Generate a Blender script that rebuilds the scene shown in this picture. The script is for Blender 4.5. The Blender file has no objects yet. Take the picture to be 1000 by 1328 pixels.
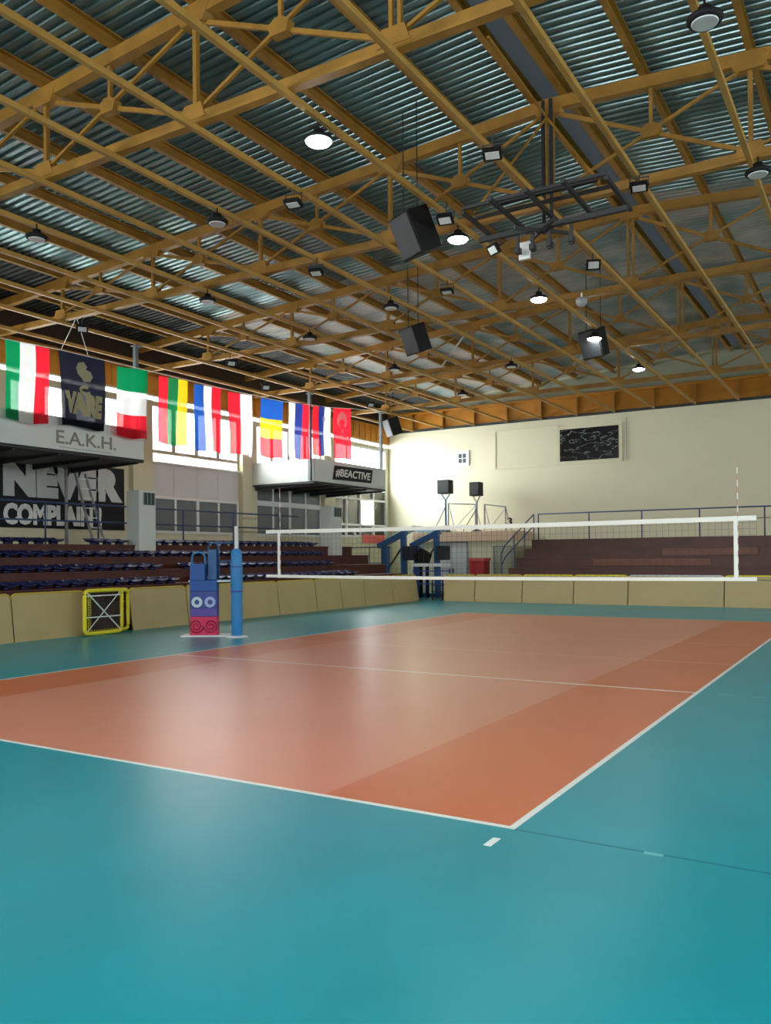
import bpy, math, random
from mathutils import Vector, Matrix
random.seed(7)
S = bpy.context.scene
COL = S.collection
PI = math.pi

# ------------------------------------------------------------------ materials
def srgb(r, g, b):
    f = lambda c: (c / 255 / 12.92) if c / 255 <= .04045 else ((c / 255 + .055) / 1.055) ** 2.4
    return (f(r), f(g), f(b), 1)

def mat(name, rgb, rough=.6, metal=0., var=0., vscale=3., bump=0., bscale=20., spec=.5, rvar=0., var_rgb=None):
    m = bpy.data.materials.new(name); m.use_nodes = True
    nt = m.node_tree; b = nt.nodes['Principled BSDF']
    c = srgb(*rgb)
    b.inputs['Base Color'].default_value = c
    b.inputs['Roughness'].default_value = rough
    b.inputs['Metallic'].default_value = metal
    b.inputs['Specular IOR Level'].default_value = spec
    if var or bump or rvar or var_rgb:
        tc = nt.nodes.new('ShaderNodeTexCoord')
        n = nt.nodes.new('ShaderNodeTexNoise'); n.inputs['Scale'].default_value = vscale; n.inputs['Detail'].default_value = 4
        nt.links.new(tc.outputs['Object'], n.inputs['Vector'])
        if var or var_rgb:
            mx = nt.nodes.new('ShaderNodeMix'); mx.data_type = 'RGBA'
            mx.inputs[6].default_value = c
            mx.inputs[7].default_value = srgb(*var_rgb) if var_rgb else tuple(x * (1 - var) for x in c[:3]) + (1,)
            r = nt.nodes.new('ShaderNodeMapRange'); r.inputs[1].default_value = .35; r.inputs[2].default_value = .68
            nt.links.new(n.outputs['Fac'], r.inputs[0]); nt.links.new(r.outputs[0], mx.inputs[0])
            nt.links.new(mx.outputs[2], b.inputs['Base Color'])
        if rvar:
            r2 = nt.nodes.new('ShaderNodeMapRange'); r2.inputs[3].default_value = rough - rvar; r2.inputs[4].default_value = rough + rvar
            nt.links.new(n.outputs['Fac'], r2.inputs[0]); nt.links.new(r2.outputs[0], b.inputs['Roughness'])
        if bump:
            n2 = nt.nodes.new('ShaderNodeTexNoise'); n2.inputs['Scale'].default_value = bscale
            nt.links.new(tc.outputs['Object'], n2.inputs['Vector'])
            bp = nt.nodes.new('ShaderNodeBump'); bp.inputs['Strength'].default_value = bump; bp.inputs['Distance'].default_value = .02
            nt.links.new(n2.outputs['Fac'], bp.inputs['Height']); nt.links.new(bp.outputs[0], b.inputs['Normal'])
    return m

def emat(name, rgb, strength):
    m = mat(name, rgb, .5); b = m.node_tree.nodes['Principled BSDF']
    b.inputs['Emission Color'].default_value = srgb(*rgb); b.inputs['Emission Strength'].default_value = strength
    return m

def glassmat(name, tint=(1, 1, 1), refl=.08):
    m = bpy.data.materials.new(name); m.use_nodes = True; nt = m.node_tree
    nt.nodes.remove(nt.nodes['Principled BSDF'])
    t = nt.nodes.new('ShaderNodeBsdfTransparent'); t.inputs[0].default_value = tint + (1,)
    g = nt.nodes.new('ShaderNodeBsdfGlossy'); g.inputs['Roughness'].default_value = .05
    mx = nt.nodes.new('ShaderNodeMixShader'); mx.inputs[0].default_value = refl
    nt.links.new(t.outputs[0], mx.inputs[1]); nt.links.new(g.outputs[0], mx.inputs[2])
    nt.links.new(mx.outputs[0], nt.nodes['Material Output'].inputs[0])
    return m

def clothmat(name, rgb, trans=.6, sheer=.10):
    m = mat(name, rgb, .85, spec=.1); nt = m.node_tree; b = nt.nodes['Principled BSDF']
    t = nt.nodes.new('ShaderNodeBsdfTranslucent'); t.inputs[0].default_value = srgb(*rgb)
    mx = nt.nodes.new('ShaderNodeMixShader'); mx.inputs[0].default_value = trans
    nt.links.new(b.outputs[0], mx.inputs[1]); nt.links.new(t.outputs[0], mx.inputs[2])
    tp = nt.nodes.new('ShaderNodeBsdfTransparent'); tp.inputs[0].default_value = tuple(.35 + .65 * c for c in srgb(*rgb)[:3]) + (1,)
    m2 = nt.nodes.new('ShaderNodeMixShader'); m2.inputs[0].default_value = sheer
    nt.links.new(mx.outputs[0], m2.inputs[1]); nt.links.new(tp.outputs[0], m2.inputs[2])
    nt.links.new(m2.outputs[0], nt.nodes['Material Output'].inputs[0])
    return m

def branchmat():
    # dark glass panel with branch reflections painted in as pale streaks
    m = mat('dark_panel_with_branches', (14, 20, 22), .18); nt = m.node_tree; b = nt.nodes['Principled BSDF']
    tc = nt.nodes.new('ShaderNodeTexCoord')
    mp = nt.nodes.new('ShaderNodeMapping'); mp.inputs['Rotation'].default_value = (0, .5, 0); mp.inputs['Scale'].default_value = (.9, 1, 3.2)
    nt.links.new(tc.outputs['Object'], mp.inputs[0])
    n = nt.nodes.new('ShaderNodeTexNoise'); n.inputs['Scale'].default_value = 1.1; n.inputs['Detail'].default_value = 4
    nt.links.new(mp.outputs[0], n.inputs['Vector'])
    a = nt.nodes.new('ShaderNodeMath'); a.operation = 'SUBTRACT'; a.inputs[1].default_value = .52
    ab = nt.nodes.new('ShaderNodeMath'); ab.operation = 'ABSOLUTE'
    lt = nt.nodes.new('ShaderNodeMath'); lt.operation = 'LESS_THAN'; lt.inputs[1].default_value = .008
    nt.links.new(n.outputs['Fac'], a.inputs[0]); nt.links.new(a.outputs[0], ab.inputs[0]); nt.links.new(ab.outputs[0], lt.inputs[0])
    mx = nt.nodes.new('ShaderNodeMix'); mx.data_type = 'RGBA'
    mx.inputs[6].default_value = srgb(14, 20, 22); mx.inputs[7].default_value = srgb(120, 130, 128)
    nt.links.new(lt.outputs[0], mx.inputs[0]); nt.links.new(mx.outputs[2], b.inputs['Base Color'])
    return m

M = dict(
    teal=mat('teal_vinyl', (10, 150, 164), .32, var_rgb=(9, 141, 154), vscale=.9, rvar=.0, spec=.55),
    teal_dark=mat('teal_seam', (10, 112, 128), .4),
    orange=mat('orange_vinyl', (206, 112, 72), .31, var_rgb=(201, 108, 69), vscale=.8, rvar=.0, spec=.45),
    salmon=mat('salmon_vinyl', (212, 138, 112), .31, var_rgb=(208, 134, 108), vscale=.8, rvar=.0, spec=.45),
    line=mat('white_court_line', (225, 232, 228), .35),
    line_dim=mat('worn_court_line', (226, 178, 152), .35),
    tick_dim=mat('worn_dash', (110, 190, 195), .4),
    cream=mat('cream_wall_paint', (210, 206, 176), .75, var=.04, vscale=.6),
    white_wall=mat('white_wall_paint', (222, 222, 214), .7),
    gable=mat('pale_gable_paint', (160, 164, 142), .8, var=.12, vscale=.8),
    steel=mat('ochre_steel_paint', (168, 122, 46), .5, var=.3, vscale=2.5),
    steel2=mat('ochre_tie_paint', (176, 136, 64), .5, var=.25, vscale=2.5),
    fascia=mat('orange_fascia_sheet', (196, 130, 28), .55, var=.2, vscale=1.5),
    sheet=mat('zinc_roof_sheet', (142, 170, 172), .3, metal=.72, var=.25, vscale=1.2, rvar=.06),
    sheet2=mat('aged_roof_sheet', (206, 198, 190), .5, metal=.0, vscale=.7, rvar=.08, var_rgb=(136, 160, 162)),
    sheet_shade=mat('shaded_eave_sheet', (52, 60, 60), .5, var=.2), recess_shade=mat('recess_shade_brown', (54, 40, 28), .6, var=.2),  # shade under the low roof edge put into these two dark colours
    strip=mat('ridge_strip_panel', (158, 172, 182), .75, metal=.0, var=.2, vscale=1.5),
    alu=mat('white_window_frame', (226, 228, 226), .45),
    greyglass=mat('grey_obscured_glass', (108, 116, 120), .22, var=.1, vscale=2),
    glass=glassmat('clear_window_glass'), tint=glassmat('grey_tinted_glass', (.022, .022, .021), .1),
    panelwhite=mat('white_sheet_panel', (205, 206, 204), .6, var=.05, vscale=2),
    boxwhite=mat('white_balcony_panel', (206, 212, 208), .55, var=.04, vscale=1.5),
    dark=mat('dark_steel', (38, 40, 42), .55),
    black=mat('black_plastic', (14, 14, 16), .7, spec=.3),
    blackcloth=mat('black_banner_cloth', (20, 24, 30), .8),
    letter=mat('pale_grey_lettering', (188, 194, 192), .7),
    letterw=mat('white_lettering', (226, 230, 226), .7),
    taupe=mat('taupe_lettering', (132, 128, 116), .7),
    bluesteel=mat('blue_rail_paint', (44, 66, 108), .45),
    greysteel=mat('grey_steel_paint', (98, 108, 112), .45),
    wood=mat('dark_red_wood', (84, 31, 20), .5, var=.35, vscale=2.2, bump=.1),
    wood2=mat('brown_wood', (84, 40, 26), .45, var=.35, vscale=1.6, bump=.1),
    woodlite=mat('lit_brown_wood', (116, 66, 44), .45, var=.25, vscale=3),
    seat=mat('navy_seat_plastic', (28, 36, 84), .3),
    beige=mat('beige_board', (186, 166, 116), .55, var=.08, vscale=1.2),
    yellow=mat('yellow_paint', (232, 216, 40), .45),
    yellowedge=mat('ochre_yellow_edge', (196, 172, 62), .5),
    paleedge=mat('pale_blue_edge', (206, 210, 214), .5),
    net=mat('black_net_cord', (52, 54, 48), .8),
    netw=mat('white_net_tape', (232, 234, 226), .6),
    antenna=mat('faded_antenna_red', (184, 120, 108), .5), red=mat('red_paint', (186, 30, 32), .45),
    redfilm=mat('red_film', (214, 92, 88), .5),
    lblue=mat('light_blue_pad', (52, 132, 196), .5, var=.06, vscale=4),
    mblue=mat('mid_blue_pad', (34, 84, 160), .5),
    mblue2=mat('violet_blue_pad', (58, 76, 150), .5),
    violet=mat('violet_band', (92, 78, 158), .5),
    pink=mat('pink_pad', (214, 48, 92), .5),
    crimson=mat('crimson_swirl', (158, 20, 62), .5),
    paleprint=mat('pale_ring_print', (196, 214, 222), .5),
    lavprint=mat('lavender_ring_print', (168, 176, 224), .5),
    postwhite=mat('white_post_paint', (220, 222, 222), .4),
    steelblue=mat('steel_blue_paint', (44, 96, 150), .4),
    padnavy=mat('navy_pad', (22, 32, 52), .6),
    white=mat('white_gloss', (228, 230, 228), .4),
    grey=mat('mid_grey', (140, 144, 144), .5),
    lampface=mat('unlit_lamp_lens', (196, 200, 198), .3),
    lampon=emat('lit_lamp_lens', (245, 255, 255), 60),
    gilt=clothmat('cream_print', (214, 206, 168), .55, .0), frost=clothmat('frosted_panel', (236, 236, 230), .8, .0),
    greenglass=mat('dark_green_grille', (24, 58, 56), .4),
    branch=branchmat(),
)
M['strip'] = clothmat('ridge_strip_panel', (112, 118, 122), .28, .0)
F = {k: clothmat('flag_' + k, v, sheer=.03 if k == 'black' else .1) for k, v in dict(
    green=(0, 128, 76), white=(216, 216, 212), red=(222, 34, 52), black=(26, 28, 40), yellow=(226, 190, 30), blue=(30, 84, 170),
    dgreen=(24, 116, 66), navy=(40, 56, 130)).items()}

# ------------------------------------------------------------------ mesh builder
class MB:
    def __init__(s): s.v = []; s.f = []; s.mi = []; s.cur = 0
    def _add(s, vs, fs):
        o = len(s.v); s.v += [tuple(x) for x in vs]
        for f in fs: s.f.append(tuple(i + o for i in f)); s.mi.append(s.cur)
    def box(s, x0, x1, y0, y1, z0, z1):
        s._add([(x0, y0, z0), (x1, y0, z0), (x1, y1, z0), (x0, y1, z0), (x0, y0, z1), (x1, y0, z1), (x1, y1, z1), (x0, y1, z1)],
               [(3, 2, 1, 0), (4, 5, 6, 7), (0, 1, 5, 4), (1, 2, 6, 5), (2, 3, 7, 6), (3, 0, 4, 7)])
    def bar(s, p, q, w, h, up=(0, 0, 1)):
        p = Vector(p); q = Vector(q); d = (q - p).normalized(); u = Vector(up)
        if abs(d.dot(u)) > .98: u = Vector((0, 1, 0))
        r = d.cross(u).normalized(); t = r.cross(d)
        vs = []
        for c in (p, q):
            for a, b in ((-1, -1), (1, -1), (1, 1), (-1, 1)): vs.append(c + r * a * w / 2 + t * b * h / 2)
        s._add(vs, [(3, 2, 1, 0), (4, 5, 6, 7), (0, 1, 5, 4), (1, 2, 6, 5), (2, 3, 7, 6), (3, 0, 4, 7)])
    def tube(s, path, r, n=8, cap=True):
        path = [Vector(p) for p in path]; o = []
        for i, p in enumerate(path):
            d = (path[min(i + 1, len(path) - 1)] - path[max(i - 1, 0)]).normalized()
            u = Vector((0, 0, 1)) if abs(d.z) < .95 else Vector((0, 1, 0))
            a = d.cross(u).normalized(); b = a.cross(d)
            for k in range(n):
                t = 2 * PI * k / n; o.append(p + (a * math.cos(t) + b * math.sin(t)) * r)
        fs = []
        for i in range(len(path) - 1):
            for k in range(n):
                fs.append((i * n + k, i * n + (k + 1) % n, (i + 1) * n + (k + 1) % n, (i + 1) * n + k))
        if cap: fs += [tuple(range(n))[::-1], tuple((len(path) - 1) * n + k for k in range(n))]
        s._add(o, fs)
    def lathe(s, prof, c, n=20, axis=None):
        # prof: list of (r, h) along +z (or axis) from c
        A = Vector(axis or (0, 0, 1)).normalized(); u = Vector((1, 0, 0)) if abs(A.x) < .9 else Vector((0, 1, 0))
        a = A.cross(u).normalized(); b = A.cross(a); c = Vector(c); vs = []; fs = []
        for r, h in prof:
            for k in range(n):
                t = 2 * PI * k / n; vs.append(c + A * h + (a * math.cos(t) + b * math.sin(t)) * r)
        for i in range(len(prof) - 1):
            for k in range(n): fs.append((i * n + k, i * n + (k + 1) % n, (i + 1) * n + (k + 1) % n, (i + 1) * n + k))
        fs += [tuple(range(n))[::-1], tuple((len(prof) - 1) * n + k for k in range(n))]
        s._add(vs, fs)
    def prism(s, poly, fn, d0, d1):
        # poly of (a, b); fn(a, b, d) -> xyz
        n = len(poly)
        s._add([fn(a, b, d0) for a, b in poly] + [fn(a, b, d1) for a, b in poly],
               [tuple(range(n))[::-1], tuple(range(n, 2 * n))] + [(k, (k + 1) % n, n + (k + 1) % n, n + k) for k in range(n)])
    def ring(s, c, r0, r1, a, b, nrm, th, n=24):
        a = Vector(a); b = Vector(b); nrm = Vector(nrm); c = Vector(c); vs = []; fs = []
        for k in range(n):
            t = 2 * PI * k / n; e = a * math.cos(t) + b * math.sin(t)
            vs += [c + e * r0, c + e * r1, c + e * r1 + nrm * th, c + e * r0 + nrm * th]
        for k in range(n):
            j = (k + 1) % n
            for q in range(4): fs.append((4 * k + q, 4 * k + (q + 1) % 4, 4 * j + (q + 1) % 4, 4 * j + q))
        s._add(vs, fs)
    def build(s, name, m, parent=None, smooth=False, bevel=0):
        me = bpy.data.meshes.new(name)
        off = world_loc(parent) if parent else Vector((0, 0, 0))
        me.from_pydata([tuple(Vector(v) - off) for v in s.v], [], s.f)
        for x in (m if isinstance(m, (list, tuple)) else [m]): me.materials.append(x)
        if isinstance(m, (list, tuple)):
            for p, i in zip(me.polygons, s.mi): p.material_index = i
        if smooth:
            for p in me.polygons: p.use_smooth = True
        import bmesh
        bm = bmesh.new(); bm.from_mesh(me); bmesh.ops.recalc_face_normals(bm, faces=bm.faces); bm.to_mesh(me); bm.free()
        me.update()
        o = bpy.data.objects.new(name, me); COL.objects.link(o)
        if parent: o.parent = parent
        if bevel:
            b = o.modifiers.new('bevel', 'BEVEL'); b.width = bevel; b.segments = 2; b.limit_method = 'ANGLE'
        return o

def world_loc(o):
    v = Vector((0, 0, 0))
    while o: v += o.location; o = o.parent
    return v

def tag(o, label, cat, group=None, kind='thing'):
    o['label'] = label; o['category'] = cat; o['kind'] = kind
    if group: o['group'] = group
    return o

def thing(name, label, cat, loc, group=None):
    o = bpy.data.objects.new(name, None); COL.objects.link(o); o.location = loc; o.empty_display_size = .2
    return tag(o, label, cat, group)

def struct(o): o['kind'] = 'structure'; return o

def kids(o): return [c for c in bpy.data.objects if c.parent == o]
_kid = {}
def dup(root, loc, label, group=None):
    if root not in _kid: _kid[root] = [(c, [(g) for g in kids(c)]) for c in kids(root)]
    r = root.copy(); COL.objects.link(r); r.location = loc; r['label'] = label
    if group: r['group'] = group
    for c, gs in _kid[root]:
        d = c.copy(); COL.objects.link(d); d.parent = r
        for g in gs:
            e = g.copy(); COL.objects.link(e); e.parent = d
    return r

ONES = 'zeroth first second third fourth fifth sixth seventh eighth ninth tenth eleventh twelfth thirteenth fourteenth fifteenth sixteenth seventeenth eighteenth nineteenth'.split()
TENS = {2: ('twentieth', 'twenty'), 3: ('thirtieth', 'thirty'), 4: ('fortieth', 'forty')}
def ordinal(n):
    if n < 20: return ONES[n]
    t, u = divmod(n, 10)
    return TENS[t][0] if u == 0 else TENS[t][1] + '-' + ONES[u]

def text_data(s, bold=.0, shear=0.):
    cu = bpy.data.curves.new('lettering', 'FONT'); cu.body = s; cu.extrude = .02; cu.offset = bold; cu.shear = shear; cu.resolution_u = 3
    o = bpy.data.objects.new('lettering', cu); COL.objects.link(o)
    dg = bpy.context.evaluated_depsgraph_get(); ev = o.evaluated_get(dg); me = ev.to_mesh()
    vs = [v.co.copy() for v in me.vertices]; fs = [tuple(p.vertices) for p in me.polygons]
    ev.to_mesh_clear(); bpy.data.objects.remove(o); bpy.data.curves.remove(cu)
    x0 = min(v.x for v in vs); x1 = max(v.x for v in vs); y0 = min(v.y for v in vs); y1 = max(v.y for v in vs)
    return [((v.x - x0) / (x1 - x0), (v.y - y0) / (y1 - y0), v.z / .02) for v in vs], fs

def text_on(name, s, org, u, v, w, h, m, parent, th=.008, bold=.03, shear=0.):
    vs, fs = text_data(s, bold, shear); u = Vector(u); v = Vector(v); n = u.cross(v); org = Vector(org)
    b = MB(); b._add([org + u * a * w + v * c * h + n * (d + 1) * th / 2 for a, c, d in vs], fs)
    return b.build(name, m, parent)

# ------------------------------------------------------------------ dimensions of the hall
XL, XR, YF, YB = -19.15, 13.2, 30.5, -9.0
XRIDGE = -2.99
TY = [3.75, 9.1, 14.45, 19.8, 25.15]           # truss lines
ZU, ZL, SL = 9.62, 7.9, .0623
def zu(x): return ZU - SL * abs(x - XRIDGE)

# ------------------------------------------------------------------ floor with the court
def build_floor():
    xs = sorted({XL - .3, -13.0, -10.73, -10.6, -10.41, -10.28, -10.09, -9.96, -9.77, -9.64, -9.45, -9.32, -9.05, -9, -8.95, -7.6, -1.5, -.05, 0, -.055, -.005,
                 .24, .41, .6, .77, .96, 1.13, 1.32, 1.49, .81, .92, 3., 8., XR + .3})
    ys = sorted({YB - .3, -.36, -.2, -.03, -.012, .012, 0, .05, 3, 5.95, 6.0, 8.975, 9.025, 12.0, 12.05, 17.95, 18, 24, YF + .3})
    dashes = [(.24, .41), (.6, .77), (.96, 1.13), (1.32, 1.49), (-9.45, -9.32), (-9.77, -9.64), (-10.09, -9.96), (-10.41, -10.28), (-10.73, -10.6)]
    names = ['teal', 'orange', 'salmon', 'line', 'line_dim', 'tick_dim', 'teal_dark']
    b = MB()
    vid = {}
    for i, x in enumerate(xs):
        for j, y in enumerate(ys): vid[i, j] = len(b.v); b.v.append((x, y, 0))
    for i in range(len(xs) - 1):
        for j in range(len(ys) - 1):
            x = (xs[i] + xs[i + 1]) / 2; y = (ys[j] + ys[j + 1]) / 2
            k = 'teal'
            if -9 < x < 0 and 0 < y < 18:
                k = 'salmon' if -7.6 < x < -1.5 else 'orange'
                if x > -.05 or x < -8.95 or y < .05: k = 'line'
                elif y > 17.95 or 12 < y < 12.05 or 8.975 < y < 9.025: k = 'line_dim'
                elif 5.95 < y < 6: k = 'line'
            elif 5.95 < y < 6 and any(a < x < c for a, c in dashes): k = 'tick_dim'
            elif -.055 < x < -.005 and -.36 < y < -.2: k = 'line'
            elif .81 < x < .92 and -.03 < y < .012: k = 'tick_dim'
            elif x > 0 and x < 8 and -.012 < y < .012: k = 'teal_dark'
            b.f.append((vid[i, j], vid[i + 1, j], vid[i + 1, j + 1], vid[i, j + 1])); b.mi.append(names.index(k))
    return struct(b.build('floor', [M[n] for n in names]))
build_floor()

# ------------------------------------------------------------------ walls
def cells(b, u0, u1, w0, w1, holes, put):
    us = sorted({u0, u1} | {h[k] for h in holes for k in (0, 1)}); ws = sorted({w0, w1} | {h[k] for h in holes for k in (2, 3)})
    for j in range(len(ws) - 1):
        run = None
        for i in range(len(us) - 1):
            um = (us[i] + us[i + 1]) / 2; wm = (ws[j] + ws[j + 1]) / 2
            solid = not any(h[0] < um < h[1] and h[2] < wm < h[3] for h in holes)
            if solid: run = (run[0], us[i + 1]) if run else (us[i], us[i + 1])
            if run and (not solid or i == len(us) - 2): put(run[0], run[1], ws[j], ws[j + 1]); run = None

EAVE = 8.95
BAYS = [(4.2, 8.65), (9.55, 14.0), (14.9, 19.35), (20.25, 24.7), (25.6, 30.25)]
holesL = []; winL = []
for k, (a, c) in enumerate(BAYS):
    if k < 4:
        n = 4; w = (c - a) / n
        for i in range(n):
            h = (a + i * w + .16, a + (i + 1) * w - .16, 5.42, 6.86) if k < 2 else (a + i * w + .05, a + (i + 1) * w - .05, 5.36, 6.9)
            holesL.append(h)
        winL.append(('clerestory', a, c, 5.36, 6.9, n))
    holesL.append((a - .3, c + .3, 7.02, 7.2))
holesL.append((25.6, 30.25, 2.62, 6.9))
b = MB(); T = .28
for a, c in BAYS[2:4]: holesL.append((a + .05, c - .05, 4.99, 5.3))
cells(b, YB, YF + .3, -.02, 9.2, holesL, lambda u0, u1, w0, w1: b.box(XL - T, XL, u0, u1, w0, w1))
struct(b.build('wall_left', M['cream']))
b = MB()
for y in TY: b.box(XL + .001, XL + .22, y - .42, y + .42, 4.66 if y == 9.1 else 2.14, 7.0)            # pilasters
struct(b.build('trim_10', M['cream']))
# white upper wall band below the clerestory
b = MB()
b.box(XL, XL + .09, 14.9, 19.35, 4.93, 5.0)
struct(b.build('trim_1', M['white_wall']))
b = MB(); b.box(XL, XL + .02, 14.9, 19.35, 3.86, 4.93)
for i in range(1, 4): b.box(XL + .02, XL + .028, 14.9 + i * 1.11 - .01, 14.9 + i * 1.11 + .01, 3.86, 4.93)
struct(b.build('trim_2', M['panelwhite']))

wn = [0]
def window(y0, y1, z0, z1, ncol, zrows=(), x=XL, glass='glass', fw=.06, depth=.1, mat_f='alu', pane_x=-.06):
    wn[0] += 1
    b = MB(); d0, d1 = x - .1, x + .02
    b.box(d0, d1, y0, y1, z0, z0 + fw); b.box(d0, d1, y0, y1, z1 - fw, z1)
    for i in range(ncol + 1):
        y = y0 + (y1 - y0) * i / ncol; y = min(max(y, y0 + fw / 2), y1 - fw / 2)
        b.box(d0, d1, y - fw / 2, y + fw / 2, z0 + fw, z1 - fw)
    for z in zrows:
        for i in range(ncol):
            ya = y0 + (y1 - y0) * i / ncol; yc = y0 + (y1 - y0) * (i + 1) / ncol
            b.box(d0 + .01, d1 - .01, ya + fw / 2, yc - fw / 2, z - fw / 2, z + fw / 2)
    o = struct(b.build('window_%d' % wn[0], M[mat_f]))
    p = MB(); p.box(x + pane_x - .006, x + pane_x + .006, y0 + .02, y1 - .02, z0 + .02, z1 - .02)
    p.build('pane', M[glass], o)
    return o
for h in holesL:
    if h[3] < 5.32: window(h[0], h[1], h[2], h[3], 2, fw=.02, glass='frost')
    elif h[3] < 7 and h[0] < 25: window(h[0], h[1], h[2], h[3], 1, fw=.045)
for a, c in BAYS: window(a - .3, c + .3, 7.02, 7.2, 3, fw=.02)
o = window(25.6, 30.25, 2.62, 6.9, 4, (3.2, 4.4, 4.9), fw=.09)
for y0, y1, z0, z1 in ((25.7, 27.9, 2.7, 4.85), (29.1, 30.2, 2.7, 4.85), (27.9, 29.1, 4.4, 4.85), (27.9, 29.1, 2.7, 3.2)):
    b = MB(); b.box(XL - .09, XL - .08, y0, y1, z0, z1); b.build('tinted_pane', M['tint'], o)
# lower windows with grey obscured panes, fixed on the wall face
def greywin(y0, y1, z0, z1, n, rows=()):
    wn[0] += 1; b = MB(); fw = .09
    b.box(XL + .002, XL + .07, y0, y1, z0, z0 + fw); b.box(XL + .002, XL + .07, y0, y1, z1 - fw, z1)
    for i in range(n + 1):
        y = min(max(y0 + (y1 - y0) * i / n, y0 + fw / 2), y1 - fw / 2); w = fw * (1.5 if i == n // 2 else .9)
        b.box(XL + .002, XL + .07, y - w / 2, y + w / 2, z0 + fw, z1 - fw)
    for z, h in rows: b.box(XL + .002, XL + .072, y0 + fw, y1 - fw, z - h / 2, z + h / 2)
    o = struct(b.build('window_%d' % wn[0], M['alu']))
    p = MB(); p.box(XL + .004, XL + .03, y0 + .02, y1 - .02, z0 + .02, z1 - .02); p.build('pane', M['greyglass'], o)
greywin(14.95, 19.3, 2.58, 3.84, 4)
greywin(20.3, 24.65, 2.58, 4.7, 4, ((3.86, .2),))

# far wall with its gable
def gable_wall(name, y0, y1, m):
    pts = [(XL - .28, -.02), (XR + .28, -.02), (XR + .28, zu(XR) + .33), (XRIDGE, ZU + .36), (XL - .28, zu(XL) + .33)]
    b = MB(); b.prism(pts, lambda a, c, d: (a, d, c), y0, y1); return struct(b.build(name, m))
gable_wall('wall_far', YF, YF + .25, M['cream'])
b = MB(); b.prism([(XL + .02, 8.6), (XR - .02, 8.6), (XR - .02, zu(XR) + .2), (XRIDGE, ZU + .24), (XL + .02, zu(XL) + .2)], lambda a, c, d: (a, d, c), YF - .012, YF)
struct(b.build('trim_3', M['gable']))
b = MB()
holesB = [(-17.5 + i * 5.1, -13.1 + i * 5.1, 5.5, 7.4) for i in range(6)]
cells(b, XL - .28, XR + .28, -.02, 10.0, holesB, lambda u0, u1, w0, w1: b.box(u0, u1, YB - .25, YB, w0, w1))
struct(b.build('wall_back', M['cream']))
# right wall with its own clerestory (outside the frame, lights the hall)
holesR = []
for a, c in [(-7.2, -2.0), (-1.2, 3.4)] + BAYS: holesR.append((a, c, 4.2, 7.3))
b = MB()
cells(b, YB, YF + .3, -.02, 9.2, holesR, lambda u0, u1, w0, w1: b.box(XR, XR + .28, u0, u1, w0, w1))
struct(b.build('wall_right', M['cream']))
for h in holesR: window(h[0], h[1], h[2], h[3], 4, x=XR + .1, fw=.07, pane_x=.02)

# orange fascia bands: left wall and far wall, ribbed sheet with bracket stubs
b = MB(); b.box(XL, XL + .05, YB + .1, YF - .1, 7.24, 8.04)
for i in range(int((YF - YB) / .5)): y = YB + .3 + i * .5; b.box(XL + .05, XL + .08, y, y + .2, 7.28, 8.0)
struct(b.build('trim_4', M['fascia']))
b = MB(); b.box(XL + .001, XL + .06, YB + .1, YF - .1, 8.05, 9.0); struct(b.build('trim_11', M['recess_shade']))  # dark strip painted to stand for the shaded recess above the fascia
b = MB(); b.box(XL + .1, XR - .1, YF - .07, YF - .02, 7.82, 8.6)
b.box(XL + .1, XR - .1, YF - .2, YF - .02, 8.56, 8.66)
struct(b.build('trim_5', M['fascia']))
b = MB(); b.box(XL + .1, XR - .1, YF - .12, YF - .005, 7.72, 7.82); struct(b.build('trim_6', M['dark']))
b = MB()
for k in range(-9, 10):
    x = XRIDGE + 1.63 * k; b.box(x - .03, x + .03, YF - .2, YF - .07, 7.82, 8.56)
struct(b.build('trim_7', M['steel']))

# ------------------------------------------------------------------ roof sheets (corrugated)
def build_ceiling():
    b = MB(); p = .19; ys = []
    y = YB - .2
    def dep(y): return .045 if y < 14.4 else .025
    prof = []
    while y < YF + .2:
        d = dep(y)
        prof += [(y, 0), (y + p * .42, 0), (y + p * .5, d), (y + p * .92, d)]
        y += p
    prof.append((y, 0))
    for side in (-1, 1):
        x0 = XRIDGE + side * .26; x1 = (XL - .28) if side < 0 else (XR + .28)
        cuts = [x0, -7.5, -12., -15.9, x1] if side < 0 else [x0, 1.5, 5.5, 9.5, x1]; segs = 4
        rows = []
        for i in range(segs + 1):
            x = cuts[i]; row = []
            for (yy, d) in prof: row.append(len(b.v)); b.v.append((x, yy, zu(x) + .335 + d))
            rows.append(row)
        for i in range(segs):
            for j in range(len(prof) - 1):
                b.f.append((rows[i][j], rows[i + 1][j], rows[i + 1][j + 1], rows[i][j + 1])); b.mi.append(2 if side < 0 and i == 3 else (0 if prof[j][0] < 14.4 else 1))  # outermost left strip of sheet darkened in colour for shade
    return struct(b.build('ceiling', [M['sheet'], M['sheet2'], M['sheet_shade']]))
build_ceiling()
b = MB(); b.prism([(-.32, -.02), (0, .0), (.32, -.02), (.32, .01), (0, .03), (-.32, .01)], lambda a, c, d: (XRIDGE + a, d, ZU + .352 + c), YB, YF)
struct(b.build('trim_8', M['strip']))

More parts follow.
